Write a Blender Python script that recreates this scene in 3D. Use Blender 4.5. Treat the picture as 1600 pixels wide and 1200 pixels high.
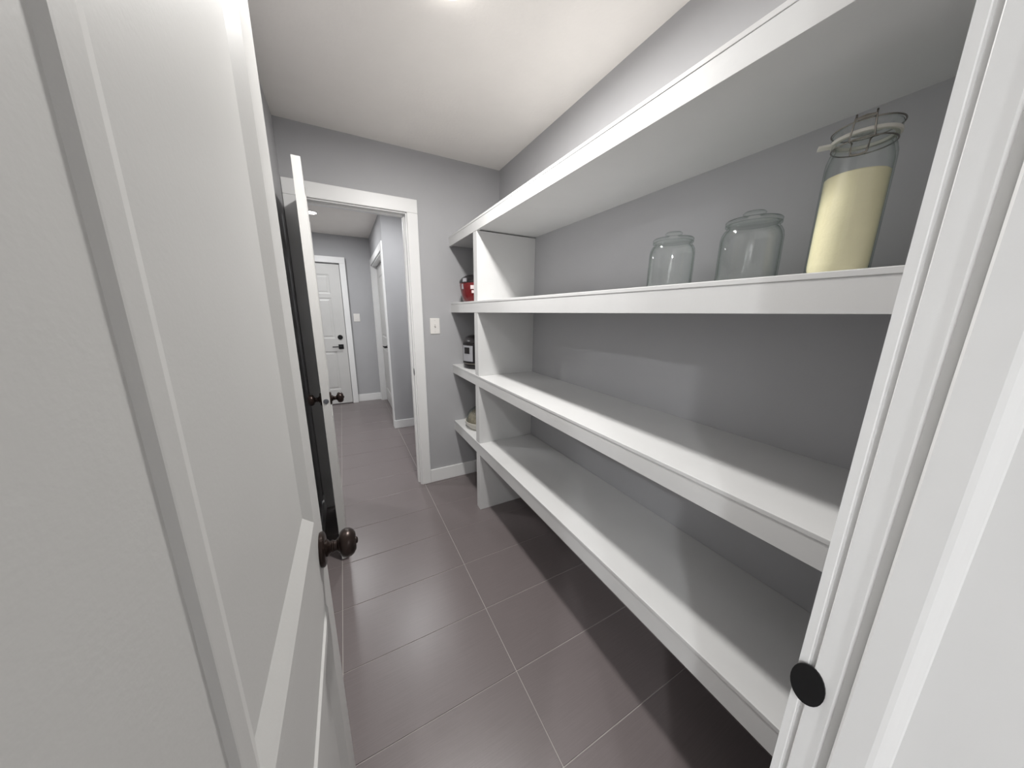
import bpy, bmesh, math, random
from mathutils import Matrix, Vector
random.seed(4)
for o in list(bpy.data.objects): bpy.data.objects.remove(o, do_unlink=True)
SC = bpy.context.scene
COL = SC.collection
PI = math.pi

# ------------------------------------------------------------------ camera
yaw, pitch, roll = 0.492002, 0.220913, 0.0100
F = 488.4
ca, sa = math.cos(yaw), math.sin(yaw)
f = Vector((sa, ca, 0)); r = Vector((ca, -sa, 0)); u = Vector((0, 0, 1))
cb, sb = math.cos(pitch), math.sin(pitch)
f, u = f*cb - u*sb, u*cb + f*sb
cc, s_ = math.cos(roll), math.sin(roll)
r, u = r*cc + u*s_, u*cc - r*s_
cd = bpy.data.cameras.new('camera'); cam = bpy.data.objects.new('camera', cd); COL.objects.link(cam)
m = Matrix((r, u, -f)).transposed().to_4x4(); m.translation = Vector((0, 0, 1.38))
cam.matrix_world = m
cd.sensor_width = 36; cd.sensor_fit = 'HORIZONTAL'; cd.lens = 36*F/1600
cd.clip_start = 0.005; cd.clip_end = 60
SC.camera = cam

# ------------------------------------------------------------------ world, lights, exposure
w = bpy.data.worlds.new('world'); SC.world = w; w.use_nodes = True
w.node_tree.nodes['Background'].inputs[0].default_value = (0.9, 0.95, 1, 1)
w.node_tree.nodes['Background'].inputs[1].default_value = 0.3
def disk(name, loc, size, power, col=(1, 1, 1), rot=(0, 0, 0), spread=180):
    l = bpy.data.lights.new(name, 'AREA'); l.shape = 'DISK'; l.size = size; l.energy = power; l.color = col
    l.spread = math.radians(spread)
    o = bpy.data.objects.new(name, l); o.location = loc; o.rotation_euler = rot; COL.objects.link(o); return o
PANTRY_LAMP = (0.40, 1.20, 2.432)
disk('pantry_light', (PANTRY_LAMP[0], PANTRY_LAMP[1], 2.404), 0.13, 10.2, (1, 0.982, 0.957))
HALL_LAMPS = [(-0.19, 4.32), (0.47, 3.22), (1.5, 3.2), (-0.75, 3.1)]
for (x, y), p in zip(HALL_LAMPS, (5.5, 4, 2.0, 4.5)):
    disk('hall_light', (x, y, 2.424), 0.10, p, (0.98, 0.99, 1))
KITCHEN_LAMPS = [(-1.50, -1.55), (-0.55, -1.85), (1.2, -2.0)]
for (x, y), p in zip(KITCHEN_LAMPS, (18, 9, 6)):
    disk('kitchen_light', (x, y, 2.424), 0.14, p, (0.96, 0.985, 1))
SC.view_settings.view_transform = 'Standard'; SC.view_settings.look = 'None'
SC.view_settings.gamma = 1; SC.view_settings.use_curve_mapping = False
SC.view_settings.exposure = 1.4

# ------------------------------------------------------------------ materials
def nmat(name, col, rough=0.5, metal=0.0, trans=0.0, ior=1.45, var=0.03, vscale=8, bump=0.0, bscale=200, coat=0.0, spec=0.5):
    mt = bpy.data.materials.new(name); mt.use_nodes = True
    nt = mt.node_tree; b = nt.nodes['Principled BSDF']
    b.inputs['Roughness'].default_value = rough; b.inputs['Metallic'].default_value = metal
    b.inputs['Transmission Weight'].default_value = trans; b.inputs['IOR'].default_value = ior
    b.inputs['Coat Weight'].default_value = coat; b.inputs['Specular IOR Level'].default_value = spec
    tc = nt.nodes.new('ShaderNodeTexCoord')
    if trans < 0.5:
        n = nt.nodes.new('ShaderNodeTexNoise'); n.inputs['Scale'].default_value = vscale; n.inputs['Detail'].default_value = 3
        rp = nt.nodes.new('ShaderNodeMix'); rp.data_type = 'RGBA'
        rp.inputs[6].default_value = tuple(c*(1-var) for c in col)+(1,)
        rp.inputs[7].default_value = tuple(min(1, c*(1+var)) for c in col)+(1,)
        nt.links.new(tc.outputs['Object'], n.inputs['Vector']); nt.links.new(n.outputs['Fac'], rp.inputs[0])
        nt.links.new(rp.outputs[2], b.inputs['Base Color'])
    else:
        b.inputs['Base Color'].default_value = col+(1,)
    if bump:
        n2 = nt.nodes.new('ShaderNodeTexNoise'); n2.inputs['Scale'].default_value = bscale; n2.inputs['Detail'].default_value = 2
        bp = nt.nodes.new('ShaderNodeBump'); bp.inputs['Strength'].default_value = bump; bp.inputs['Distance'].default_value = 0.001
        nt.links.new(tc.outputs['Object'], n2.inputs['Vector']); nt.links.new(n2.outputs['Fac'], bp.inputs['Height'])
        nt.links.new(bp.outputs['Normal'], b.inputs['Normal'])
    return mt
M = {}
M['wall'] = nmat('grey_wall_paint', (0.425, 0.425, 0.437), 0.55, bump=0.25, bscale=160)
M['ceiling'] = nmat('ceiling_paint', (0.86, 0.83, 0.795), 0.9, bump=0.8, bscale=70)
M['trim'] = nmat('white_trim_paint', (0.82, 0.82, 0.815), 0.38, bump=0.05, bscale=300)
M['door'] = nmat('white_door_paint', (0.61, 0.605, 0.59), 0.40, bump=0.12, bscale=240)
M['shelf'] = nmat('white_shelf_paint', (0.67, 0.67, 0.665), 0.42, bump=0.15, bscale=120)
M['kitchen'] = nmat('kitchen_wall_paint', (0.62, 0.61, 0.60), 0.6)
M['bronze'] = nmat('oil_rubbed_bronze', (0.030, 0.019, 0.016), 0.30, metal=0.55, var=0.15, vscale=40)
M['black'] = nmat('matte_black_metal', (0.012, 0.012, 0.013), 0.4, metal=0.3)
M['steel'] = nmat('brushed_steel', (0.40, 0.37, 0.32), 0.35, metal=0.85, var=0.05, vscale=60)
M['chrome'] = nmat('wire_steel', (0.30, 0.28, 0.25), 0.25, metal=1.0)
M['satin'] = nmat('satin_latch_metal', (0.20, 0.21, 0.23), 0.4, metal=0.8)
M['plate'] = nmat('switch_plastic', (0.80, 0.78, 0.75), 0.35)
M['plate_dark'] = nmat('switch_toggle', (0.62, 0.60, 0.58), 0.35)
M['red'] = nmat('red_enamel', (0.14, 0.002, 0.004), 0.22, coat=0.4)
M['blackp'] = nmat('black_plastic', (0.012, 0.010, 0.011), 0.3)
M['greyp'] = nmat('grey_panel_plastic', (0.33, 0.33, 0.35), 0.4)
M['paper'] = nmat('paper_label', (0.78, 0.66, 0.66), 0.7)
def glass_mat():
    # thin blown glass: absorbs more where the wall is crossed at a slant, reflects by Fresnel
    mt = bpy.data.materials.new('clear_glass'); mt.use_nodes = True; nt = mt.node_tree
    nt.nodes.remove(nt.nodes['Principled BSDF']); out = nt.nodes['Material Output']
    lw = nt.nodes.new('ShaderNodeLayerWeight'); lw.inputs['Blend'].default_value = 0.5
    pw = nt.nodes.new('ShaderNodeMath'); pw.operation = 'POWER'; pw.inputs[1].default_value = 4.0
    mx = nt.nodes.new('ShaderNodeMix'); mx.data_type = 'RGBA'
    mx.inputs[6].default_value = (0.985, 0.995, 0.99, 1); mx.inputs[7].default_value = (0.58, 0.68, 0.63, 1)
    tr = nt.nodes.new('ShaderNodeBsdfTransparent'); gl = nt.nodes.new('ShaderNodeBsdfGlossy'); gl.inputs['Roughness'].default_value = 0.03
    p5 = nt.nodes.new('ShaderNodeMath'); p5.operation = 'POWER'; p5.inputs[1].default_value = 5.0
    fr = nt.nodes.new('ShaderNodeMath'); fr.operation = 'MULTIPLY_ADD'; fr.inputs[1].default_value = 0.8; fr.inputs[2].default_value = 0.035; fr.use_clamp = True
    nt.links.new(lw.outputs['Facing'], p5.inputs[0]); nt.links.new(p5.outputs[0], fr.inputs[0])
    ms = nt.nodes.new('ShaderNodeMixShader')
    nt.links.new(lw.outputs['Facing'], pw.inputs[0]); nt.links.new(pw.outputs[0], mx.inputs[0]); nt.links.new(mx.outputs[2], tr.inputs['Color'])
    nt.links.new(fr.outputs[0], ms.inputs[0]); nt.links.new(tr.outputs[0], ms.inputs[1]); nt.links.new(gl.outputs[0], ms.inputs[2])
    nt.links.new(ms.outputs[0], out.inputs['Surface'])
    return mt
M['glass'] = glass_mat()
M['gasket'] = nmat('white_rubber', (0.66, 0.64, 0.58), 0.6)
M['flour'] = nmat('cream_flour', (0.88, 0.79, 0.54), 0.95, var=0.08, vscale=22, bump=0.5, bscale=120)
M['dish'] = nmat('white_ceramic', (0.62, 0.60, 0.54), 0.3)
M['crumb'] = nmat('speckled_bread', (0.22, 0.19, 0.14), 0.8, var=0.7, vscale=70)
M['bag'] = nmat('dark_canvas', (0.02, 0.02, 0.022), 0.7)
M['bagtrim'] = nmat('pale_webbing', (0.7, 0.68, 0.65), 0.7)
M['grout'] = nmat('light_grout', (0.42, 0.39, 0.37), 0.8)
def emis(name, col, s):
    mt = bpy.data.materials.new(name); mt.use_nodes = True; nt = mt.node_tree
    b = nt.nodes['Principled BSDF']; b.inputs['Emission Color'].default_value = col+(1,); b.inputs['Emission Strength'].default_value = s
    b.inputs['Base Color'].default_value = (0.8, 0.8, 0.8, 1)
    return mt
M['lamp'] = emis('lamp_diffuser', (1, 0.97, 0.93), 9)
def tile_mat():
    mt = bpy.data.materials.new('charcoal_floor_tile'); mt.use_nodes = True; nt = mt.node_tree; b = nt.nodes['Principled BSDF']
    tc = nt.nodes.new('ShaderNodeTexCoord'); mp = nt.nodes.new('ShaderNodeMapping'); mp.inputs['Scale'].default_value = (3, 120, 1)
    oi = nt.nodes.new('ShaderNodeObjectInfo')
    n = nt.nodes.new('ShaderNodeTexNoise'); n.inputs['Scale'].default_value = 2.2; n.inputs['Detail'].default_value = 4; n.inputs['Roughness'].default_value = 0.6
    ad = nt.nodes.new('ShaderNodeVectorMath'); ad.operation = 'ADD'
    nt.links.new(tc.outputs['Object'], mp.inputs['Vector']); nt.links.new(mp.outputs['Vector'], ad.inputs[0])
    nt.links.new(oi.outputs['Location'], ad.inputs[1]); nt.links.new(ad.outputs[0], n.inputs['Vector'])
    mx = nt.nodes.new('ShaderNodeMix'); mx.data_type = 'RGBA'
    mx.inputs[6].default_value = (0.150, 0.128, 0.128, 1); mx.inputs[7].default_value = (0.205, 0.176, 0.176, 1)
    nt.links.new(n.outputs['Fac'], mx.inputs[0]); nt.links.new(mx.outputs[2], b.inputs['Base Color'])
    mr = nt.nodes.new('ShaderNodeMapRange'); mr.inputs['To Min'].default_value = 0.24; mr.inputs['To Max'].default_value = 0.40
    nt.links.new(n.outputs['Fac'], mr.inputs['Value']); nt.links.new(mr.outputs[0], b.inputs['Roughness'])
    bp = nt.nodes.new('ShaderNodeBump'); bp.inputs['Strength'].default_value = 0.25; bp.inputs['Distance'].default_value = 0.0006
    nt.links.new(n.outputs['Fac'], bp.inputs['Height']); nt.links.new(bp.outputs['Normal'], b.inputs['Normal'])
    b.inputs['Specular IOR Level'].default_value = 0.6
    return mt
M['tile'] = tile_mat()

# ------------------------------------------------------------------ mesh helpers
def box(bm, a, b, bevel=0.0, seg=2):
    x0, y0, z0 = a; x1, y1, z1 = b
    x0, x1 = sorted((x0, x1)); y0, y1 = sorted((y0, y1)); z0, z1 = sorted((z0, z1))
    mt = Matrix.Translation(((x0+x1)/2, (y0+y1)/2, (z0+z1)/2)) @ Matrix.Diagonal((x1-x0, y1-y0, z1-z0, 1))
    g = bmesh.ops.create_cube(bm, size=1, matrix=mt)
    if bevel:
        vs = set(g['verts']); es = [e for e in bm.edges if e.verts[0] in vs and e.verts[1] in vs]
        bmesh.ops.bevel(bm, geom=es, offset=bevel, segments=seg, affect='EDGES', profile=0.5)
def lathe(bm, prof, seg=48, mat=None, cap=True):
    """prof: list of (radius, z); closed at the axis when the radius is 0"""
    mat = mat or Matrix()
    rings = []
    for rr, z in prof:
        if rr < 1e-6: rings.append([bm.verts.new(mat @ Vector((0, 0, z)))])
        else: rings.append([bm.verts.new(mat @ Vector((rr*math.cos(2*PI*i/seg), rr*math.sin(2*PI*i/seg), z))) for i in range(seg)])
    for A, B in zip(rings, rings[1:]):
        for i in range(seg):
            j = (i+1) % seg
            if len(A) == 1 and len(B) == 1: continue
            if len(A) == 1: bm.faces.new((A[0], B[j], B[i]))
            elif len(B) == 1: bm.faces.new((A[i], A[j], B[0]))
            else: bm.faces.new((A[i], A[j], B[j], B[i]))
def tube(bm, pts, rad, seg=8, closed=False):
    pts = [Vector(p) for p in pts]; n = len(pts); rings = []
    for i, p in enumerate(pts):
        a = pts[(i-1) % n] if (closed or i > 0) else p
        b = pts[(i+1) % n] if (closed or i < n-1) else p
        t = (b-a).normalized()
        ref = Vector((0, 0, 1)) if abs(t.z) < 0.9 else Vector((1, 0, 0))
        s = t.cross(ref).normalized(); q = t.cross(s).normalized()
        rings.append([bm.verts.new(p + rad*(math.cos(2*PI*k/seg)*s + math.sin(2*PI*k/seg)*q)) for k in range(seg)])
    rng = range(n) if closed else range(n-1)
    for i in rng:
        A, B = rings[i], rings[(i+1) % n]
        for k in range(seg): bm.faces.new((A[k], A[(k+1) % seg], B[(k+1) % seg], B[k]))
    if not closed:
        bm.faces.new(rings[0][::-1]); bm.faces.new(rings[-1])
def prism(bm, poly, z0, z1):
    """vertical extrusion of an outline in x, y"""
    lo = [bm.verts.new((x, y, z0)) for x, y in poly]; hi = [bm.verts.new((x, y, z1)) for x, y in poly]
    n = len(poly)
    for i in range(n): bm.faces.new((lo[i], lo[(i+1) % n], hi[(i+1) % n], hi[i]))
    bm.faces.new(lo[::-1]); bm.faces.new(hi)
def link(name, bm, mat, parent=None, smooth=False, angle=35):
    bmesh.ops.recalc_face_normals(bm, faces=bm.faces[:])
    me = bpy.data.meshes.new(name); bm.to_mesh(me); bm.free()
    me.materials.append(mat)
    if smooth:
        me.shade_smooth()
        try: me.set_sharp_from_angle(angle=math.radians(angle))
        except Exception: pass
    o = bpy.data.objects.new(name, me); COL.objects.link(o)
    if parent: o.parent = parent
    return o
def B(name, a, b, mat, parent=None, bevel=0.0):
    bm = bmesh.new(); box(bm, a, b, bevel); return link(name, bm, mat, parent)
def tag(o, label=None, cat=None, group=None, kind=None):
    if label: o['label'] = label
    if cat: o['category'] = cat
    if group: o['group'] = group
    if kind: o['kind'] = kind
    return o
def S(o, label, cat): return tag(o, label, cat, kind='structure')
def empty(name, loc, label, cat, rz=0, group=None, kind=None):
    o = bpy.data.objects.new(name, None); COL.objects.link(o); o.location = loc; o.rotation_euler = (0, 0, rz)
    o.empty_display_size = 0.05
    return tag(o, label, cat, group, kind)

# ------------------------------------------------------------------ key planes (metres)
XL, XR = -0.237, 1.163           # pantry side walls
YN0, YN1 = -0.040, 0.082         # near wall (with the doorway the camera stands in)
YB0, YB1 = 2.408, 2.523          # back wall (with the doorway to the hall)
H = 2.44
JL, JR = -0.126, 0.460           # near doorway jambs
KL, KR = -0.155, 0.450           # far doorway jambs
DH = 2.04

# ------------------------------------------------------------------ floor and its tiles
def floor_obj():
    bm = bmesh.new(); box(bm, (-1.95, -3.05, -0.10), (2.9, 5.6, -0.0022))
    o = link('floor', bm, M['grout']); S(o, 'charcoal rectangular floor tiles with pale grout joints running from pantry to hall', 'floor')
    px, py, g = 0.606, 0.305, 0.0032
    me = None; x0 = -0.127 - 3*px; y0 = 0.832 - 12*py
    for i in range(8):
        for j in range(30):
            cx = x0 + (i+0.5)*px; cy = y0 + (j+0.5)*py
            if cy > 5.5 or cy < -2.95 or cx > 2.75: continue
            # only floor that belongs to a room
            if cy > 5.36+0.15: continue
            if 0.3 < cy < 2.3 and (cx < -0.6 or cx > 1.5): continue
            if cy > 4.1 and cx > 0.9: continue
            if me is None:
                bm = bmesh.new(); box(bm, (-(px-g)/2, -(py-g)/2, -0.0085), ((px-g)/2, (py-g)/2, 0), 0.0008, 1)
                t = link('tile', bm, M['tile'], o); me = t.data
            else:
                t = bpy.data.objects.new('tile', me); COL.objects.link(t); t.parent = o
            t.location = (cx, cy, random.uniform(-0.0002, 0.0002))
    return o
floor_obj()

# ------------------------------------------------------------------ ceilings and walls
S(B('ceiling', (-1.95, -3.05, H), (2.9, 5.6, H+0.1), M['ceiling']), 'off-white textured ceiling above the pantry and hall', 'ceiling')
S(B('wall_left', (XL-0.1, YN1, 0), (XL, YB0, H), M['wall']), 'grey pantry wall behind the two open doors', 'wall')
S(B('wall_right', (XR, YN1, 0), (XR+0.1, YB0, H), M['wall']), 'long grey pantry wall behind the white shelves', 'wall')
def wall_open(name, y0, y1, x0, x1, ox0, ox1, oh, mat, label):
    bm = bmesh.new()
    xs = [x0, ox0, ox1, x1]
    poly = [(x0, 0), (ox0, 0), (ox0, oh), (ox1, oh), (ox1, 0), (x1, 0), (x1, H), (x0, H)]
    lo = [bm.verts.new((x, y0, z)) for x, z in poly]; hi = [bm.verts.new((x, y1, z)) for x, z in poly]
    n = len(poly)
    for i in range(n): bm.faces.new((lo[i], lo[(i+1) % n], hi[(i+1) % n], hi[i]))
    for V in (lo, hi):
        # three quads: left pier, lintel, right pier
        v = V
        a = bm.verts.new((ox0, v[0].co.y, H)); b = bm.verts.new((ox1, v[0].co.y, H))
        bm.faces.new((v[0], v[1], v[2], a, v[7])); bm.faces.new((v[2], v[3], b, a)); bm.faces.new((v[3], v[4], v[5], v[6], b))
    bmesh.ops.remove_doubles(bm, verts=bm.verts[:], dist=1e-5)
    return S(link(name, bm, mat), label, 'wall')
wall_open('wall_back', YB0, YB1, -1.95, 2.9, KL-0.018, KR+0.018, DH+0.018, M['wall'], 'grey end wall of the pantry with the white-cased doorway to the hall')
wall_open('wall_front', YN0, YN1, -1.95, 2.9, JL-0.018, JR+0.018, DH+0.018, M['wall'], 'near pantry wall around the doorway nearest the viewer')
# hall beyond
XS = 0.460; YH = 3.855; YF = 5.36
S(B('wall_far', (-1.3, YF, 0), (XS+0.5, YF+0.1, H), M['wall']), 'grey wall at the far end of the hall beside the panelled door', 'wall')
S(B('wall_hall_left', (-1.4, YB1, 0), (-1.3, YF+0.1, H), M['wall']), 'grey left wall of the hall, hidden behind the open door', 'wall')
S(B('wall_hall_right', (2.8, YB1, 0), (2.9, YH, H), M['wall']), 'grey right wall of the hall beyond the pantry', 'wall')
CY0, CY1 = 3.955, 5.285       # closet opening in the side wall of the hall
bm = bmesh.new()
prof = [(CY1, 0), (YF, 0), (YF, H), (YH, H), (YH, 0), (CY0, 0), (CY0, 2.05), (CY1, 2.05)]
box(bm, (XS, YH, 0), (XS+0.115, CY0, H)); box(bm, (XS, CY1, 0), (XS+0.115, YF, H)); box(bm, (XS, CY0, 2.05), (XS+0.115, CY1, H))
S(link('wall_hall_side', bm, M['wall']), 'grey side wall of the hall around the white closet doors', 'wall')
S(B('wall_hall_corner', (XS+0.115, YH, 0), (2.9, YH+0.1, H), M['wall']), 'grey hall wall facing the pantry doorway', 'wall')
# kitchen side (behind the viewer)
S(B('wall_kitchen_left', (-1.95, -3.05, 0), (-1.85, YN0, H), M['kitchen']), 'pale wall of the room before the pantry, left side', 'wall')
S(B('wall_kitchen_right', (2.8, -3.05, 0), (2.9, YN0, H), M['kitchen']), 'pale wall of the room before the pantry, right side', 'wall')
S(B('wall_kitchen_rear', (-1.85, -3.05, 0), (2.8, -2.95, H), M['kitchen']), 'pale wall behind the viewer', 'wall')

# ------------------------------------------------------------------ jambs, stops and casings
def jambset(n, x0, x1, y0, y1, stop0, stop1, label):
    bm = bmesh.new(); t = 0.018
    box(bm, (x0-t, y0-0.001, 0), (x0, y1+0.001, DH)); box(bm, (x1, y0-0.001, 0), (x1+t, y1+0.001, DH)); box(bm, (x0-t, y0-0.001, DH), (x1+t, y1+0.001, DH+t))
    jm = S(link('trim_%d' % n, bm, M['trim']), label, 'door frame')
    p = 0.0125; c = 0.006
    bm = bmesh.new()
    # stop: right, left, head; chamfer on the camera side
    prism(bm, [(x1, stop0), (x1, stop1), (x1-p, stop1), (x1-p, stop0+c*1.6), (x1-p*0.3, stop0)], 0, DH)
    prism(bm, [(x0, stop1), (x0, stop0), (x0+p*0.3, stop0), (x0+p, stop0+c*1.6), (x0+p, stop1)], 0, DH)
    box(bm, (x0+p, stop0, DH-p), (x1-p, stop1, DH), 0.002)
    link('door_stop', bm, M['trim'], jm)
    return jm
def casing(n, x0, x1, yw, side, label, width=0.073, top_extra=0.0, z0=0):
    """side -1: on the face that looks to -y, +1: on the face that looks to +y"""
    t = 0.016; rv = 0.007
    ya, yb = (yw, yw + side*t)
    bm = bmesh.new(); th = DH+rv+width+0.014
    for (a, b) in ((x0-rv-width, x0-rv), (x1+rv, x1+rv+width)):
        box(bm, (a, ya, z0), (b, yb, DH+rv), 0.0035)
    box(bm, (x0-rv-width, ya, DH+rv), (x1+rv+width, yb, th), 0.0035)
    # thin inner bead
    t2 = 0.010; yc = yw + side*t2
    return S(link('trim_%d' % n, bm, M['trim']), label, 'door casing')
jf = jambset(1, KL, KR, YB0, YB1, YB0+0.037, YB0+0.073, 'white jamb and stop of the far pantry doorway')
casing(2, KL, KR, YB0, -1, 'flat white casing around the far pantry doorway, seen from inside the pantry')
casing(3, KL, KR, YB1, 1, 'white casing around the far pantry doorway on its hall side')
bm = bmesh.new()
prism(bm, [(0.4630, 0.0990), (0.4630, 0.0912), (0.4640, 0.0903), (0.4665, 0.0893), (0.4665, 0.0850), (0.4612, 0.0842), (0.4605, 0.0834), (0.4605, 0.0640), (0.4615, 0.0630), (0.4650, 0.0615), (0.4650, 0.0545), (0.4520, 0.0528), (0.4500, 0.0510), (0.4500, 0.0290), (0.4515, 0.0250), (0.4560, 0.0200), (0.4590, 0.0162), (0.4605, 0.0150), (0.4605, YN0), (0.4790, YN0), (0.4790, YN1-0.0005), (0.533, YN1-0.0005), (0.533, 0.0965), (0.530, 0.0990)], 0, DH)
prism(bm, [(JL, YN0), (JL, YN1), (JL-0.0175, YN1), (JL-0.0175, YN0)], 0, DH)
prism(bm, [(JL-0.007, YN1), (JL-0.007, 0.098), (JL-0.080, 0.098), (JL-0.080, YN1)], 0, DH)
box(bm, (JL-0.018, YN0, DH), (JR+0.018, YN1, DH+0.018)); box(bm, (JL-0.080, YN1, DH), (0.533, 0.098, DH+0.09))
jn = S(link('trim_4', bm, M['trim']), 'white jamb and casing edge of the doorway nearest the viewer, at the right edge', 'door frame')
casing(6, JL, JR, YN0, -1, 'white casing around the nearest doorway on the viewer side')
# strike plates on the right-hand jambs
def strike(parent, x, y, z, sgn):
    # plate in the plane x = const with a rounded lip toward the door side
    bm = bmesh.new()
    pts = [(0.016*math.cos(2*PI*k/28), 0.028*math.sin(2*PI*k/28)) for k in range(28)]
    lo = [bm.verts.new((x, y+p[0], z+p[1])) for p in pts]; hi = [bm.verts.new((x-0.0018, y+p[0], z+p[1])) for p in pts]
    n = len(pts)
    for i in range(n): bm.faces.new((lo[i], lo[(i+1) % n], hi[(i+1) % n], hi[i]))
    bm.faces.new(lo); bm.faces.new(hi[::-1])
    o = link('strike_plate', bm, M['black'], parent); o['label'] = 'dark bronze strike plate'
strike(jf, KR, YB0+0.012, 0.940, -1)
strike(jn, 0.4600, 0.0860, 0.942, 1)

# ------------------------------------------------------------------ baseboards
def base(name, a, b, label):
    return S(B(name, a, b, M['trim'], bevel=0.003), label, 'baseboard')
CO = 0.073+0.007
base('baseboard_back', (KR+CO+0.0005, YB0-0.013, 0), (XR, YB0, 0.112), 'white baseboard between the far casing and the shelf corner')
base('baseboard_left', (XL, YN1+0.02, 0), (XL+0.013, YB0-0.018, 0.112), 'white baseboard of the left wall behind the doors')
base('baseboard_right', (XR-0.013, YN1, 0), (XR, YB0-0.013, 0.112), 'white baseboard on the wall under the lowest shelf')
base('baseboard_far', (0.115, YF-0.013, 0), (XS-0.013, YF, 0.112), 'white baseboard at the far end of the hall')
base('baseboard_hall_corner', (XS-0.013, YH-0.013, 0), (2.8, YH, 0.100), 'white baseboard on the hall wall facing the pantry doorway')
base('baseboard_hall_near', (KR+CO, YB1, 0), (2.8, YB1+0.013, 0.112), 'white baseboard on the hall side of the pantry wall')

# ------------------------------------------------------------------ panelled doors
def slab(w, h, t, panels, rings, back=True):
    """door leaf: x 0..w, y 0..t, z 0..h with moulded recesses on both faces. rings: (inset, depth)"""
    bm = bmesh.new()
    xs = sorted({0, w} | {p[0] for p in panels} | {p[1] for p in panels})
    zs = sorted({0, h} | {p[2] for p in panels} | {p[3] for p in panels})
    def inpanel(x, z): return any(p[0] < x < p[1] and p[2] < z < p[3] for p in panels)
    for y, sg in ((0, 1), (t, -1)):
        for i in range(len(xs)-1):
            for j in range(len(zs)-1):
                if not inpanel((xs[i]+xs[i+1])/2, (zs[j]+zs[j+1])/2):
                    bm.faces.new([bm.verts.new(c) for c in ((xs[i], y, zs[j]), (xs[i+1], y, zs[j]), (xs[i+1], y, zs[j+1]), (xs[i], y, zs[j+1]))])
        for p in panels:
            prev = None
            for ins, d in [(0, 0)] + list(rings):
                q = [(p[0]+ins, p[2]+ins), (p[1]-ins, p[2]+ins), (p[1]-ins, p[3]-ins), (p[0]+ins, p[3]-ins)]
                ring = [bm.verts.new((a, y+sg*d, b)) for a, b in q]
                if prev:
                    for k in range(4): bm.faces.new((prev[k], prev[(k+1) % 4], ring[(k+1) % 4], ring[k]))
                prev = ring
            bm.faces.new(prev)
    for (a, b) in (((0, 0), (w, 0)), ((w, 0), (w, h)), ((w, h), (0, h)), ((0, h), (0, 0))):
        bm.faces.new([bm.verts.new(c) for c in ((a[0], 0, a[1]), (b[0], 0, b[1]), (b[0], t, b[1]), (a[0], t, a[1]))])
    bmesh.ops.remove_doubles(bm, verts=bm.verts[:], dist=1e-5)
    return bm
BEAD = [(0.0042, -0.0034), (0.006, -0.0036), (0.0225, -0.0036), (0.055, 0.0068)]
OGEE = [(0.004, 0.004), (0.014, 0.007), (0.024, 0.0075), (0.040, 0.002)]
def knob(parent, x, y0, z, sgn):
    """round door knob: axis along local y; sgn -1 sticks out to -y"""
    rx = Matrix.Translation((x, y0, z)) @ Matrix.Rotation(-sgn*PI/2, 4, 'X')
    bm = bmesh.new()
    lathe(bm, [(0, 0), (0.0325, 0), (0.0335, 0.002), (0.0335, 0.006), (0.031, 0.0085), (0.027, 0.0095), (0.0, 0.0098)], 40, rx)
    ro = link('rosette', bm, M['bronze'], parent, True)
    bm = bmesh.new()
    lathe(bm, [(0, 0.009), (0.016, 0.009), (0.0165, 0.013), (0.012, 0.016), (0.0105, 0.019), (0.0125, 0.0205), (0.0125, 0.0225), (0.0105, 0.024), (0.0105, 0.029),
               (0.014, 0.031), (0.015, 0.0335), (0.022, 0.035), (0.0265, 0.0395), (0.0285, 0.046), (0.0275, 0.053), (0.024, 0.0585), (0.018, 0.0625),
               (0.016, 0.0632), (0.0155, 0.0622), (0.007, 0.0632), (0.0065, 0.0655), (0.004, 0.067), (0, 0.0675)], 40, rx)
    kb = link('knob', bm, M['bronze'], parent, True, 50)
    kb['label'] = 'dark bronze egg-shaped knob'
def hinge(parent, z, t, near=0):
    bm = bmesh.new()
    if near:
        bmesh.ops.create_cone(bm, cap_ends=True, segments=14, radius1=0.005, radius2=0.005, depth=0.09, matrix=Matrix.Translation((-0.004, -0.0045, z)))
        box(bm, (-0.002, -0.002, z-0.045), (-0.0004, 0.031, z+0.045))
        return link('hinge', bm, M['black'], parent, True)
    bmesh.ops.create_cone(bm, cap_ends=True, segments=14, radius1=0.006, radius2=0.006, depth=0.09, matrix=Matrix.Translation((-0.004, t+0.004, z)))
    box(bm, (-0.003, t-0.032, z-0.045), (-0.0006, t+0.002, z+0.045))
    link('hinge', bm, M['black'], parent, True)
def door(name, w, t, panels, rings, loc, rz, label, knob_z=None, both=True, hinge_side=1):
    bm = slab(w, 2.025, t, panels, rings)
    o = S(link(name, bm, M['door']), label, 'door'); o.location = loc; o.rotation_euler = (0, 0, rz)
    return o
TW, TT = 0.608, 0.035
P2 = [(0.0995, 0.5165, 0.982, 1.90), (0.0995, 0.5165, 0.21, 0.808)]
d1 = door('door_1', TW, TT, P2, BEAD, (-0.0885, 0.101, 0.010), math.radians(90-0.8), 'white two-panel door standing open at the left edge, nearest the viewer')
knob(d1, TW-0.060, 0.0, 0.908, -1); knob(d1, TW-0.060, TT, 0.908, 1)
B('latch_plate', (TW-0.0005, 0.006, 0.880), (TW+0.0012, TT-0.006, 0.936), M['satin'], d1, 0.0004)
for z in (0.2, 1.0, 1.8): hinge(d1, z, TT)
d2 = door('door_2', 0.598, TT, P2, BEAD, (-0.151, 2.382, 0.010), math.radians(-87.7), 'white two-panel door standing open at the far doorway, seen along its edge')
TW = 0.598
knob(d2, TW-0.060, 0.0, 0.928, -1); knob(d2, TW-0.060, TT, 0.928, 1)
bm = bmesh.new(); rx = Matrix.Translation((TW, TT/2, 0.928)) @ Matrix.Rotation(PI/2, 4, 'Y')
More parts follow.
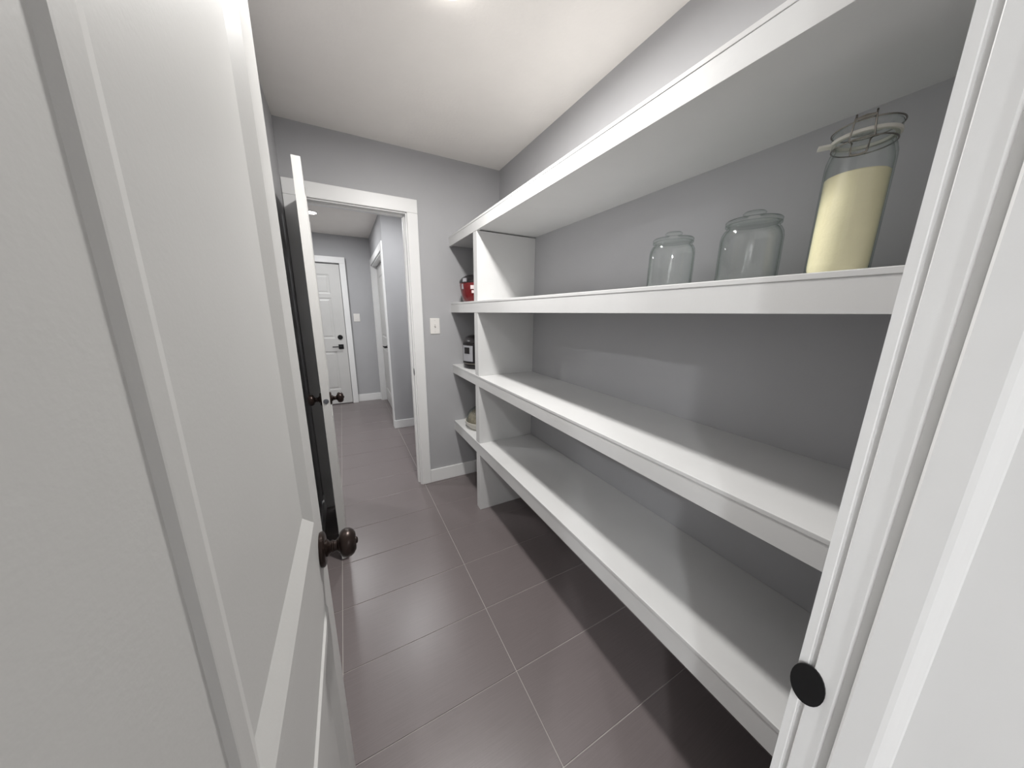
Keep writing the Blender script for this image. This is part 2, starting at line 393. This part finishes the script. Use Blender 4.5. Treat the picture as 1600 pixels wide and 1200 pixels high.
lathe(bm, [(0, 0), (0.0125, 0), (0.0125, 0.0012), (0.009, 0.0016), (0.0085, 0.005), (0, 0.005)], 28, rx)
lo = link('latch', bm, M['satin'], d2, True); lo['label'] = 'round grey latch face in the door edge'
for z in (0.2, 1.0, 1.8): hinge(d2, z, 0, 1)
# six-panel door at the far end of the hall
FW = 0.81; FX1 = 0.033
pl = []
for (a, b) in ((0.135, 0.345), (0.462, 0.672)):
    pl += [(a, b, 1.62, 1.885), (a, b, 0.99, 1.565), (a, b, 0.22, 0.80)]
pl = [(a, b, c, d) for a, b, c, d in pl]
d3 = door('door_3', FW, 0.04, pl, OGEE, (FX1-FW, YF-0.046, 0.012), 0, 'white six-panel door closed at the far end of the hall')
cz = bmesh.new()
box(cz, (FX1+0.006, YF-0.062, 0), (FX1+0.082, YF, 2.055), 0.003); box(cz, (FX1-FW-0.082, YF-0.062, 0), (FX1-FW-0.006, YF, 2.055), 0.003)
box(cz, (FX1-FW-0.082, YF-0.062, 2.055), (FX1+0.082, YF, 2.138), 0.003)
S(link('trim_7', cz, M['trim']), 'white casing of the panelled door at the hall end', 'door casing')
bm = bmesh.new(); lathe(bm, [(0, 0), (0.034, 0), (0.034, 0.010), (0.030, 0.014), (0.012, 0.015), (0.012, 0.020), (0, 0.020)], 32, Matrix.Translation((FW-0.078, 0, 1.005)) @ Matrix.Rotation(PI/2, 4, 'X'))
o = link('deadbolt', bm, M['black'], d3, True); o['label'] = 'round black deadbolt'
bm = bmesh.new(); box(bm, (FW-0.112, -0.012, 0.833), (FW-0.045, 0, 0.900), 0.002); box(bm, (FW-0.085, -0.045, 0.860), (FW-0.070, -0.010, 0.876), 0.002)
box(bm, (FW-0.190, -0.052, 0.861), (FW-0.068, -0.041, 0.876), 0.003)
o = link('lever_handle', bm, M['black'], d3); o['label'] = 'black lever on a square plate'
# closet doors on the side wall of the hall
CX = 0.528
lw = (CY1-CY0-0.012)/2
for k, (nm, y0) in enumerate((('door_4', CY0+0.004), ('door_5', CY0+0.008+lw))):
    pn = [(0.09, lw-0.09, 1.02, 1.88), (0.09, lw-0.09, 0.2, 0.86)]
    o = door(nm, lw, 0.032, pn, OGEE, (CX, y0+lw, 0.012), -PI/2, ('nearer' if k == 0 else 'farther')+' white closet door leaf in the side wall of the hall')
    o.scale = (1, 1, 0.995)
    bm = bmesh.new(); hx = lw-0.05 if k == 1 else 0.05
    box(bm, (hx-0.018, -0.008, 0.890), (hx+0.018, 0, 0.928), 0.002); box(bm, (hx-0.006, -0.05, 0.900), (hx+0.006, -0.006, 0.916), 0.002)
    box(bm, (hx-0.07 if k == 1 else hx-0.006, -0.056, 0.900), (hx+0.006 if k == 1 else hx+0.02, -0.046, 0.916), 0.002)
    hl = link('handle', bm, M['black'], o); hl['label'] = 'small black handle'
bm = bmesh.new()
box(bm, (XS-0.015, YH+0.004, 0.0), (XS, CY0-0.004, 2.055), 0.002); box(bm, (XS-0.015, CY1+0.004, 0), (XS, YF-0.001, 2.055), 0.002)
box(bm, (XS-0.015, YH+0.004, 2.055), (XS, YF-0.001, 2.135), 0.002)
box(bm, (XS, CY1-0.001, 0), (XS+0.115, CY1+0.012, 2.05)); box(bm, (XS, CY0-0.012, 0), (XS+0.115, CY0+0.001, 2.05)); box(bm, (XS, CY0, 2.04), (XS+0.115, CY1, 2.052))
S(link('trim_8', bm, M['trim']), 'white casing and jamb of the hall closet', 'door casing')
B('closet_back', (XS+0.10, CY0, 0.0), (XS+0.115, CY1, 2.05), M['door'], bpy.data.objects['trim_8'])

# ------------------------------------------------------------------ switches
def switch(x, y, z, label, w=0.073, h=0.117, paddles=1):
    e = empty('light_switch', (x, y, z), label, 'light switch')
    B('cover_plate', (-w/2, -0.006, -h/2), (w/2, 0, h/2), M['plate'], e, 0.0025)
    for k in range(paddles):
        cx = (k-(paddles-1)/2)*0.036
        if paddles == 1:
            B('toggle_slot', (cx-0.006, -0.0068, -0.013), (cx+0.006, -0.0055, 0.013), M['plate_dark'], e)
            bm = bmesh.new(); box(bm, (cx-0.004, -0.017, -0.006), (cx+0.004, -0.006, 0.002), 0.001); bmesh.ops.rotate(bm, verts=bm.verts[:], cent=(cx, -0.006, 0), matrix=Matrix.Rotation(-0.35, 3, 'X'))
            link('toggle', bm, M['plate_dark'], e)
        else:
            B('rocker', (cx-0.015, -0.009, -0.032), (cx+0.015, -0.005, 0.032), M['plate'], e, 0.001)
    for s in (-1, 1):
        bm = bmesh.new(); lathe(bm, [(0, 0), (0.003, 0), (0.0028, 0.001), (0, 0.0013)], 12, Matrix.Translation((0, -0.006, s*h*0.36)) @ Matrix.Rotation(PI/2, 4, 'X'))
        link('screw', bm, M['plate_dark'], e, True)
    return e
switch(0.6200, YB0, 1.283, 'white single toggle light switch on the pantry end wall beside the far casing')
switch(0.2030, YF, 1.300, 'white light switch on the far hall wall right of the panelled door', w=0.085, paddles=2)

# ------------------------------------------------------------------ ceiling lamps
def lamp(x, y, R, label, group=None):
    e = empty('ceiling_light', (x, y, H), label, 'ceiling light', group=group)
    bm = bmesh.new(); lathe(bm, [(R, 0), (R+0.018, 0), (R+0.018, -0.004), (R+0.004, -0.010), (R, -0.010), (R, 0)], 40)
    link('trim_ring', bm, M['plate'], e, True)
    bm = bmesh.new(); lathe(bm, [(0, 0), (R-0.0005, 0), (R-0.0005, -0.006), (R*0.6, -0.008), (0, -0.009)], 40)
    link('diffuser', bm, M['lamp'], e, True)
for k, (x, y) in enumerate(HALL_LAMPS):
    lamp(x, y, 0.055, ['small round recessed light in the hall ceiling seen beside the open door edge', 'round recessed hall light just beyond the far doorway',
                       'round recessed hall light right of the far doorway', 'round recessed hall light left of the far doorway'][k], 'recessed lights of the hall')
for k, (x, y) in enumerate(KITCHEN_LAMPS):
    lamp(x, y, 0.075, ['round ceiling light behind the viewer to the left', 'round ceiling light closest behind the viewer', 'round ceiling light behind the viewer to the right'][k], 'lights of the room before the pantry')
e = empty('ceiling_light', (PANTRY_LAMP[0], PANTRY_LAMP[1], H), 'round flush ceiling light above the pantry floor', 'ceiling light')
bm = bmesh.new(); lathe(bm, [(0, 0), (0.085, 0), (0.085, -0.012), (0.078, -0.016), (0, -0.016)], 40); link('base', bm, M['plate'], e, True)
bm = bmesh.new(); lathe(bm, [(0, -0.0162), (0.074, -0.0162), (0.070, -0.026), (0.05, -0.031), (0, -0.033)], 40); link('diffuser', bm, M['lamp'], e, True)

# ------------------------------------------------------------------ built-in shelves
SX = 0.751
su = empty('shelving_unit', (SX, 1.25, 0), 'white built-in pantry shelves along the right wall with one upright divider', 'shelving')
def sp(name, a, b, mat, bevel=0, parent=su):
    bm = bmesh.new(); box(bm, (a[0]-SX, a[1]-1.25, a[2]), (b[0]-SX, b[1]-1.25, b[2]), bevel)
    return link(name, bm, mat, parent)
LEV = [(1.860, 1.927), (1.385, 1.457), (0.912, 0.981), (0.427, 0.509)]
DY0, DY1 = 1.865, 1.925
for z0, z1 in LEV:
    s1 = sp('shelf', (SX+0.017, YN1+0.0005, z0+0.006), (XR, YB0-0.0005, z1-0.0125), M['shelf'])
    fb = bmesh.new()
    n_ = link('fascia', (lambda bb: (box(bb, (0.0, YN1+0.0005-1.25, z0), (0.0175, YB0-0.0005-1.25, z1-0.0121), 0.0006), bb)[1])(fb), M['shelf'], s1)
    fb = bmesh.new()
    link('top_board', (lambda bb: (box(bb, (-0.0015, YN1+0.0005-1.25, z1-0.012), (XR-SX-0.0005, YB0-0.0005-1.25, z1), 0.0015), bb)[1])(fb), M['shelf'], s1)
segs = [(0.0, LEV[3][0]), (LEV[3][1], LEV[2][0]), (LEV[2][1], LEV[1][0]), (LEV[1][1], LEV[0][0])]
for k, (z0, z1) in enumerate(segs):
    dv = sp('divider', (SX+0.001, DY0, z0), (XR-(0.0135 if k == 0 else 0.0005), DY1, z1), M['shelf'], 0.0015)

# ------------------------------------------------------------------ jars
ZS2 = LEV[1][1]+0.0005
def cookie_jar(x, y, R, h, label, ribs=0):
    e = empty('glass_jar', (x, y, ZS2), label, 'jar', rz=0.5, group='empty lidded glass jars on the upper shelf')
    rn = R*0.86; t = 0.003
    out = [(0, 0.0), (R*0.86, 0.0), (R*0.95, 0.004), (R, 0.014), (R*1.005, h*0.35), (R, h*0.66), (R*0.97, h*0.73), (R*0.90, h*0.785), (rn*0.97, h*0.81), (rn*0.95, h*0.835), (rn*1.03, h*0.85), (rn*1.04, h*0.868)]
    inn = [(rn*0.97-t, h*0.868), (rn*0.93-t, h*0.835), (rn*0.93-t, h*0.81), (R*0.88-t, h*0.785), (R*0.96-t, h*0.72), (R-t, h*0.65), (R-t, 0.02), (R*0.9-t, 0.010), (0, 0.008)]
    bm = bmesh.new(); lathe(bm, out+inn, 64)
    link('body', bm, M['glass'], e, True, 60)
    bm = bmesh.new(); z = h*0.869
    lathe(bm, [(0, z+0.0005), (rn*0.97, z+0.0005), (rn*1.03, z+0.003), (rn*1.04, z+0.007), (rn*1.0, z+0.0095), (rn*0.7, z+0.013), (0.022, z+0.015), (0.014, z+0.017), (0.0135, z+0.019),
               (0.023, z+0.022), (0.0245, z+0.025), (0.021, z+0.0285), (0.010, z+0.030), (0, z+0.030)], 56)
    link('lid', bm, M['glass'], e, True, 60)
cookie_jar(0.935, 0.690, 0.0645, 0.166, 'smaller empty clear glass jar with glass lid, left of the pair on the upper shelf')
cookie_jar(0.935, 0.470, 0.0660, 0.170, 'empty clear glass jar with glass lid standing next to the flour jar')
def clamp_jar(x, y):
    e = empty('clamp_jar', (x, y, ZS2), 'tall clamp-top glass jar filled with cream flour at the right end of the shelf', 'jar', rz=0.0)
    R, h, t = 0.0505, 0.262, 0.0028
    out = [(0, 0), (R*0.9, 0), (R*0.98, 0.005), (R, 0.014), (R, h*0.84), (R*0.985, h*0.88), (R*0.92, h*0.93), (R*0.86, h*0.955), (R*0.86, h*0.975), (R*0.91, h*0.982), (R*0.91, h)]
    inn = [(R*0.86-t, h), (R*0.83-t, h*0.95), (R*0.9-t, h*0.92), (R*0.97-t, h*0.87), (R-t, h*0.83), (R-t, 0.02), (R*0.9-t, 0.010), (0, 0.008)]
    bm = bmesh.new(); lathe(bm, out+inn, 64); link('body', bm, M['glass'], e, True, 60)
    bm = bmesh.new(); rr = R-t-0.0006; top = 0.200
    lathe(bm, [(0, 0.0105), (R*0.88-t, 0.0105), (rr-0.001, 0.021), (rr, 0.03), (rr, top-0.002), (rr-0.002, top), (rr*0.5, top+0.001), (0, top)], 56)
    link('flour', bm, M['flour'], e, True)
    # rubber ring with tab
    bm = bmesh.new(); lathe(bm, [(R*0.80, h+0.0004), (R*0.975, h+0.0004), (R*0.99, h+0.003), (R*0.975, h+0.0058), (R*0.80, h+0.0058), (R*0.80, h+0.0004)], 56)
    a = math.radians(116); cx, cy = math.cos(a), math.sin(a)
    mt = Matrix.Translation((cx*(R+0.004), cy*(R+0.004), h+0.002)) @ Matrix.Rotation(a, 4, 'Z') @ Matrix.Diagonal((0.026, 0.018, 0.0042, 1))
    bmesh.ops.create_cube(bm, size=1, matrix=mt)
    link('gasket', bm, M['gasket'], e, True)
    bm = bmesh.new(); z = h+0.0063
    lathe(bm, [(0, z+0.006), (R*0.6, z+0.004), (R*0.72, z), (R*0.90, z), (R*0.95, z+0.004), (R*0.95, z+0.012), (R*0.90, z+0.016), (R*0.7, z+0.0175), (R*0.62, z+0.0135), (0, z+0.012)], 56)
    link('lid', bm, M['glass'], e, True, 60)
    # wire bail: neck ring, lid ring and the clasp
    bm = bmesh.new()
    def ring(rr, zz, n=48): return [(rr*math.cos(2*PI*i/n), rr*math.sin(2*PI*i/n), zz) for i in range(n)]
    tube(bm, ring(R*0.905, h*0.965), 0.0013, 8, True); tube(bm, ring(R*0.985, z+0.0175-0.0035), 0.0013, 8, True)
    link('wire_band', bm, M['chrome'], e, True, 80)
    ac = math.radians(193); ux, uy = math.cos(ac), math.sin(ac); vx, vy = -uy, ux
    def P(rad, s, zz): return (ux*rad+vx*s, uy*rad+vy*s, zz)
    bm = bmesh.new()
    zt = z+0.021; zn = h*0.965
    for s in (-1, 1):
        tube(bm, [P(R*0.98, s*0.013, zt-0.003), P(R*1.05, s*0.013, zt+0.002), P(R*1.13, s*0.0135, zt-0.006), P(R*1.12, s*0.0155, zn+0.006), P(R*1.02, s*0.017, zn-0.003), P(R*1.02, s*0.012, zn-0.008), P(R*1.15, s*0.0115, zn-0.020), P(R*1.16, s*0.0105, zn-0.030)], 0.0015, 8)
    tube(bm, [P(R*1.16, -0.0105, zn-0.030), P(R*1.17, 0, zn-0.032), P(R*1.16, 0.0105, zn-0.030)], 0.0015, 8)
    tube(bm, [P(R*0.98, -0.013, zt-0.003), P(R*1.0, 0, zt-0.001), P(R*0.98, 0.013, zt-0.003)], 0.0015, 8)
    tube(bm, [P(R*1.13, -0.0135, zt-0.006), P(R*1.14, 0, zt-0.007), P(R*1.13, 0.0135, zt-0.006)], 0.0015, 8)
    link('wire_clasp', bm, M['chrome'], e, True, 80)
clamp_jar(0.942, 0.298)

# ------------------------------------------------------------------ appliances in the narrow bay behind the divider
def rot_pt(a, rad): return (rad*math.cos(a), rad*math.sin(a))
def curved(bm, rad, a0, a1, z0, z1, th=0.0015, n=10):
    g = []
    for i in range(n+1):
        a = a0+(a1-a0)*i/n
        g.append([bm.verts.new((rr*math.cos(a), rr*math.sin(a), zz)) for rr, zz in ((rad, z0), (rad+th, z0), (rad+th, z1), (rad, z1))])
    for A, Bq in zip(g, g[1:]):
        for k in range(4): bm.faces.new((A[k], A[(k+1) % 4], Bq[(k+1) % 4], Bq[k]))
    bm.faces.new(g[0]); bm.faces.new(g[-1][::-1])
e = empty('rice_cooker', (0.888, 2.20, ZS2), 'red rice cooker with black lid on the upper shelf behind the divider', 'rice cooker')
bm = bmesh.new(); lathe(bm, [(0, 0.006), (0.098, 0.006), (0.104, 0.012), (0.114, 0.05), (0.124, 0.095), (0.127, 0.115), (0.126, 0.13), (0, 0.13)], 56); link('body', bm, M['red'], e, True)
bm = bmesh.new(); lathe(bm, [(0, 0), (0.086, 0), (0.088, 0.0055), (0, 0.0058)], 40); link('foot_ring', bm, M['blackp'], e, True)
bm = bmesh.new(); lathe(bm, [(0, 0.1305), (0.128, 0.1305), (0.129, 0.140), (0.124, 0.152), (0.110, 0.168), (0.085, 0.182), (0.05, 0.190), (0, 0.192)], 56); link('lid', bm, M['blackp'], e, True)
bm = bmesh.new(); box(bm, (-0.03, -0.012, 0.186), (0.03, 0.012, 0.203), 0.005); link('lid_handle', bm, M['blackp'], e, True)
aL = math.radians(208)
bm = bmesh.new(); curved(bm, 0.1275, aL-0.12, aL+0.10, 0.134, 0.158, 0.010); o = link('latch', bm, M['greyp'], e); o['label'] = 'grey lid latch'
bm = bmesh.new(); curved(bm, 0.1268, math.radians(226), math.radians(285), 0.086, 0.111, 0.0015); o = link('label', bm, M['paper'], e); o['label'] = 'pale paper label strip'
bm = bmesh.new(); curved(bm, 0.1215, math.radians(229), math.radians(239), 0.060, 0.078, 0.0030); o = link('sticker', bm, M['paper'], e); o['label'] = 'small square pale sticker'
bm = bmesh.new(); curved(bm, 0.1215, math.radians(190), math.radians(197), 0.088, 0.122, 0.008); link('side_trim', bm, M['greyp'], e)

ZS3 = LEV[2][1]+0.0005
e = empty('pressure_cooker', (0.900, 2.19, ZS3), 'stainless electric pressure cooker with black lid on the middle shelf behind the divider', 'pressure cooker')
bm = bmesh.new(); lathe(bm, [(0, 0), (0.112, 0), (0.118, 0.004), (0.124, 0.022), (0.125, 0.034), (0, 0.034)], 56); link('base', bm, M['blackp'], e, True)
bm = bmesh.new(); lathe(bm, [(0, 0.0345), (0.122, 0.0345), (0.122, 0.185), (0, 0.185)], 64); link('body', bm, M['steel'], e, True)
bm = bmesh.new(); lathe(bm, [(0, 0.1855), (0.128, 0.1855), (0.130, 0.193), (0.126, 0.205), (0.112, 0.222), (0.085, 0.238), (0.04, 0.246), (0, 0.247)], 56); link('lid', bm, M['blackp'], e, True)
bm = bmesh.new(); box(bm, (-0.045, -0.014, 0.240), (0.045, 0.014, 0.262), 0.006); link('lid_handle', bm, M['blackp'], e, True)
bm = bmesh.new(); lathe(bm, [(0, 0.225), (0.012, 0.225), (0.012, 0.262), (0.008, 0.266), (0, 0.266)], 20, Matrix.Translation((0.0, 0.05, 0))); link('steam_valve', bm, M['blackp'], e, True)
ac = math.radians(205)
bm = bmesh.new(); curved(bm, 0.1222, ac-0.50, ac+0.50, 0.045, 0.184, 0.012, 14); o = link('control_housing', bm, M['blackp'], e)
bm = bmesh.new(); curved(bm, 0.1345, ac-0.34, ac+0.34, 0.060, 0.172, 0.006, 14); pnl = link('control_panel', bm, M['greyp'], e); pnl['label'] = 'grey control panel'
bm = bmesh.new(); curved(bm, 0.1408, ac-0.20, ac+0.16, 0.115, 0.160, 0.001, 10); o = link('display', bm, M['blackp'], pnl); o['label'] = 'black display'
bm = bmesh.new(); box(bm, (-0.03, -0.155, 0.010), (0.03, -0.120, 0.022), 0.003)

ZS4 = LEV[3][1]+0.0005
e = empty('covered_dish', (0.905, 2.17, ZS4), 'round pale dish under a domed clear glass cover on the lowest shelf behind the divider', 'dish')
bm = bmesh.new(); lathe(bm, [(0, 0), (0.105, 0), (0.108, 0.003), (0.106, 0.008), (0.126, 0.022), (0.136, 0.045), (0.137, 0.060), (0.132, 0.060), (0.128, 0.045), (0.10, 0.020), (0, 0.016)], 56); link('dish', bm, M['dish'], e, True)
bm = bmesh.new(); lathe(bm, [(0.128, 0.0605), (0.1275, 0.075), (0.120, 0.105), (0.100, 0.135), (0.070, 0.155), (0.03, 0.165), (0, 0.166), (0, 0.163), (0.03, 0.162), (0.069, 0.152), (0.098, 0.132), (0.117, 0.104), (0.1245, 0.075), (0.125, 0.0605), (0.128, 0.0605)], 56)
link('glass_cover', bm, M['glass'], e, True, 60)
bm = bmesh.new(); lathe(bm, [(0, 0.166), (0.010, 0.166), (0.009, 0.172), (0.018, 0.180), (0.019, 0.187), (0.012, 0.193), (0, 0.194)], 28); link('cover_knob', bm, M['dish'], e, True)
bm = bmesh.new(); lathe(bm, [(0, 0.017), (0.095, 0.022), (0.118, 0.048), (0.117, 0.075), (0.105, 0.105), (0.08, 0.128), (0.04, 0.140), (0, 0.142)], 48); o = link('contents', bm, M['crumb'], e, True); o['label'] = 'dark speckled contents'

# ------------------------------------------------------------------ small thing glimpsed in the hall
e = empty('bag', (0.775, YH, 0.54), 'dark bag with pale trim on the hall wall, a sliver beside the doorway jamb', 'bag')
bm = bmesh.new(); box(bm, (-0.085, -0.10, -0.24), (0.10, -0.002, -0.01), 0.03, 4); link('pouch', bm, M['bag'], e, True)
bm = bmesh.new(); box(bm, (-0.088, -0.103, -0.205), (0.103, -0.004, -0.190), 0.004); link('trim_band', bm, M['bagtrim'], e)
bm = bmesh.new(); tube(bm, [(-0.05, -0.03, -0.02), (-0.02, -0.02, 0.05), (0, -0.012, 0.07), (0.02, -0.02, 0.05), (0.05, -0.03, -0.02)], 0.006); link('strap', bm, M['bag'], e, True)
bm = bmesh.new(); tube(bm, [(0, 0, 0.075), (0, -0.02, 0.066), (0, -0.028, 0.075)], 0.004); link('hook', bm, M['black'], e, True)
